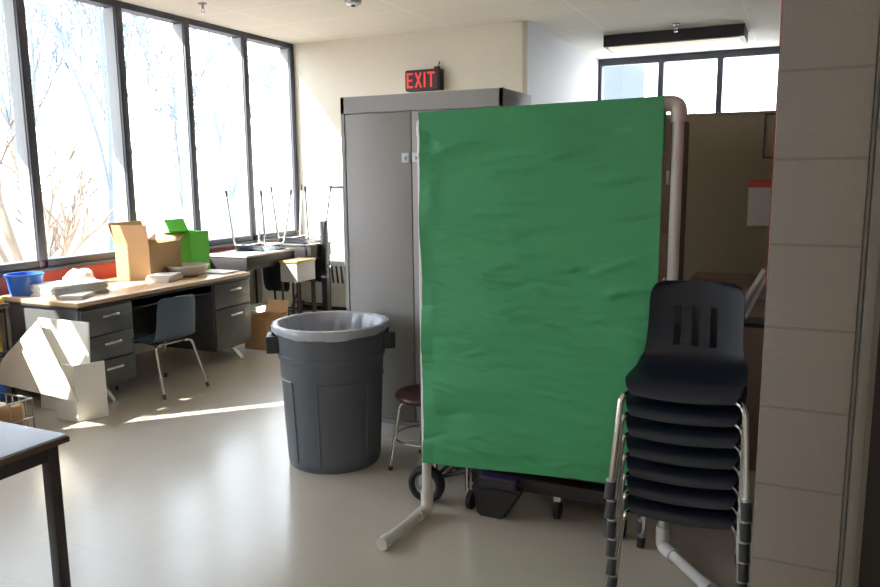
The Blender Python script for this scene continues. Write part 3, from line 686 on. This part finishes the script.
for (x,y) in ((-1.575,3.165),(-1.575,3.60)):
    R=Matrix.Translation((x,y,.095))@Matrix.Rotation(math.radians(90),4,'X')
    wl=MB().lathe([(.058,-.022),(.075,-.03),(.09,-.022),(.095,0),(.09,.022),(.075,.03),(.058,.022)],(0,0,0),36,mtx=R,close=True).build('wheel','tyre',t)
    MB().lathe([(0,.02),(.014,.03),(.02,.012),(.05,.008),(.06,.018),(.06,-.018),(.05,-.008),(.02,-.012),(.014,-.03),(0,-.02)],(0,0,0),30,mtx=R).build('hub','dull_metal',wl)
MB().tube([(-1.575,3.19,.095),(-1.575,3.575,.095)],.01,8).tube([(-1.575,3.24,.095),(-1.36,3.24,.175)],.012,8).tube([(-1.575,3.54,.095),(-1.36,3.54,.175)],.012,8).tube([(-1.5,3.24,.13),(-1.36,3.24,.3)],.009,8).build('axle_frame','black_paint',t)
tag(MB().prism([(-1.29,3.12,.0),(-1.16,3.12,.0),(-1.07,3.13,.15),(-1.33,3.13,.15)],(0,.07,0),bev=.012).build('black_bag','black',None),'black sloping-sided bag on the floor below the green paper','bag')
t=thing('purple_binder',(-1.2,3.15,.15),'purple binder lying on the black bag below the paper','binder')
MB().box(-1.28,-1.10,3.125,3.19,.152,.20,bev=.004).build('cover','purple',t)
MB().box(-1.275,-1.105,3.121,3.125,.158,.194).build('pages','dark_line',t)

# ---------------------------------------------------------------- tan partition and brown cupboard beyond
t=thing('tan_partition',(-.85,5.55,0),'tall tan fabric partition under the far windows','partition')
MB().box(-1.9,-.09,5.5,5.56,.03,1.97).build('panel','tan',t)
MB().box(-1.91,-.085,5.49,5.57,1.97,1.985,bev=.003).build('top_trim','tan',t)
for x in (-1.85,-.14): MB().box(x-.03,x+.03,5.35,5.7,0,.03).build('foot','black_paint',t)
t=thing('wood_cupboard',(-1.0,4.8,0),'brown wooden cupboard between green paper and tan partition','cupboard')
MB().box(-1.35,-.635,4.62,5.0,.0,1.90,bev=.004).build('carcass','brownwood',t)
for (a,b_) in ((.03,.62),(.63,1.24),(1.25,1.88)):
    d=MB().box(-1.34,-.645,4.60,4.62,a,b_,bev=.004).build('door','brownwood',t)
    MB().box(-.70,-.68,4.585,4.60,(a+b_)/2-.04,(a+b_)/2+.04,bev=.003).build('handle','dull_metal',d)

t=thing('bookcase',(-.3,4.7,0),'low dark brown bookcase against the block wall behind the chair stack','bookcase')
MB().box(-.56,-.06,4.22,4.24,0,.92).box(-.56,-.06,5.16,5.18,0,.92).box(-.08,-.062,4.24,5.16,0,.92).box(-.56,-.08,4.24,5.16,.03,.05).build('carcass','brownwood',t)
for z in (.34,.63): MB().box(-.55,-.08,4.24,5.16,z,z+.02).build('shelf','brownwood',t)
MB().box(-.58,-.06,4.20,5.20,.92,.945,bev=.003).build('top','brownwood',t)

# ---------------------------------------------------------------- things on the block wall
t=thing('leaflet_holder',(-.13,3.5,1.37),'clear red-topped leaflet holder on the block wall','holder')
MB().box(-.19,-.076,3.46,3.466,1.37,1.53).box(-.19,-.184,3.466,3.60,1.37,1.53).box(-.19,-.076,3.466,3.60,1.37,1.376).build('pocket','acrylic',t)
MB().box(-.194,-.076,3.455,3.61,1.53,1.56,bev=.003).build('top_band','red_paint',t)
MB().box(-.165,-.15,3.47,3.59,1.38,1.52).build('leaflet','white',t); MB().box(-.135,-.11,3.47,3.59,1.38,1.52).build('leaflet','dark_line',t)
t=thing('picture_frame',(-.1,3.9,1.7),'dark thin picture frame sticking out on the block wall','frame')
mb=MB(); 
for (a,b_,c_,d_) in ((-.162,-.154,1.655,1.86),(-.086,-.078,1.655,1.86),(-.154,-.086,1.655,1.663),(-.154,-.086,1.852,1.86)): mb.box(a,b_,3.88,3.90,c_,d_)
mb.build('border','black_paint',t); MB().box(-.154,-.086,3.888,3.893,1.663,1.852).build('picture','tan',t)
t=thing('brochure_rack',(-.13,3.4,.95),'slanted rack of white leaflets on the block wall behind the chairs','rack')
mb=MB(); 
for k in range(3): MB().prism([(-.225+.022*k,3.36+.03*k,.985),(-.213+.022*k,3.36+.03*k,.975),(-.105+.012*k,3.36+.03*k,1.19),(-.118+.012*k,3.36+.03*k,1.20)],(0,.02,0)).build('leaflet','white' if k!=1 else 'dull_metal',t)
MB().box(-.20,-.058,3.34,3.5,.955,.972).box(-.075,-.058,3.34,3.5,.95,1.12).build('bracket','black_paint',t)

# ---------------------------------------------------------------- grey table at the lower left
t=thing('work_table',(-2.9,1.2,0),'grey laminate table with brown edge and black legs at lower left','table')
MB().box(-3.55,-2.19,.75,1.68,.722,.746,bev=.003).build('tabletop','tabletop',t)
MB().box(-3.556,-2.184,.744,1.686,.718,.738,bev=.004).build('edge_band','edge',t)
MB().box(-3.52,-2.215,.78,.80,.665,.718).box(-3.52,-2.215,1.63,1.65,.665,.718).box(-3.52,-3.50,.80,1.63,.665,.718).box(-2.24,-2.215,.80,1.63,.665,.718).build('apron','black_paint',t)
for (x,y) in ((-2.225,1.635),(-2.225,.79),(-3.51,1.635),(-3.51,.79)):
    lg=MB().box(x-.02,x+.02,y-.02,y+.02,.015,.72,bev=.003).build('leg','black_paint',t)
    MB().box(x-.022,x+.022,y-.022,y+.022,0,.015).build('foot_cap','rubber',lg)

# ceiling panel lamp of the corridor end behind the camera
area('ceiling_lamp', (.9,-.9,CZ-.02), 1.2, .5, 16, (1,.93,.84))
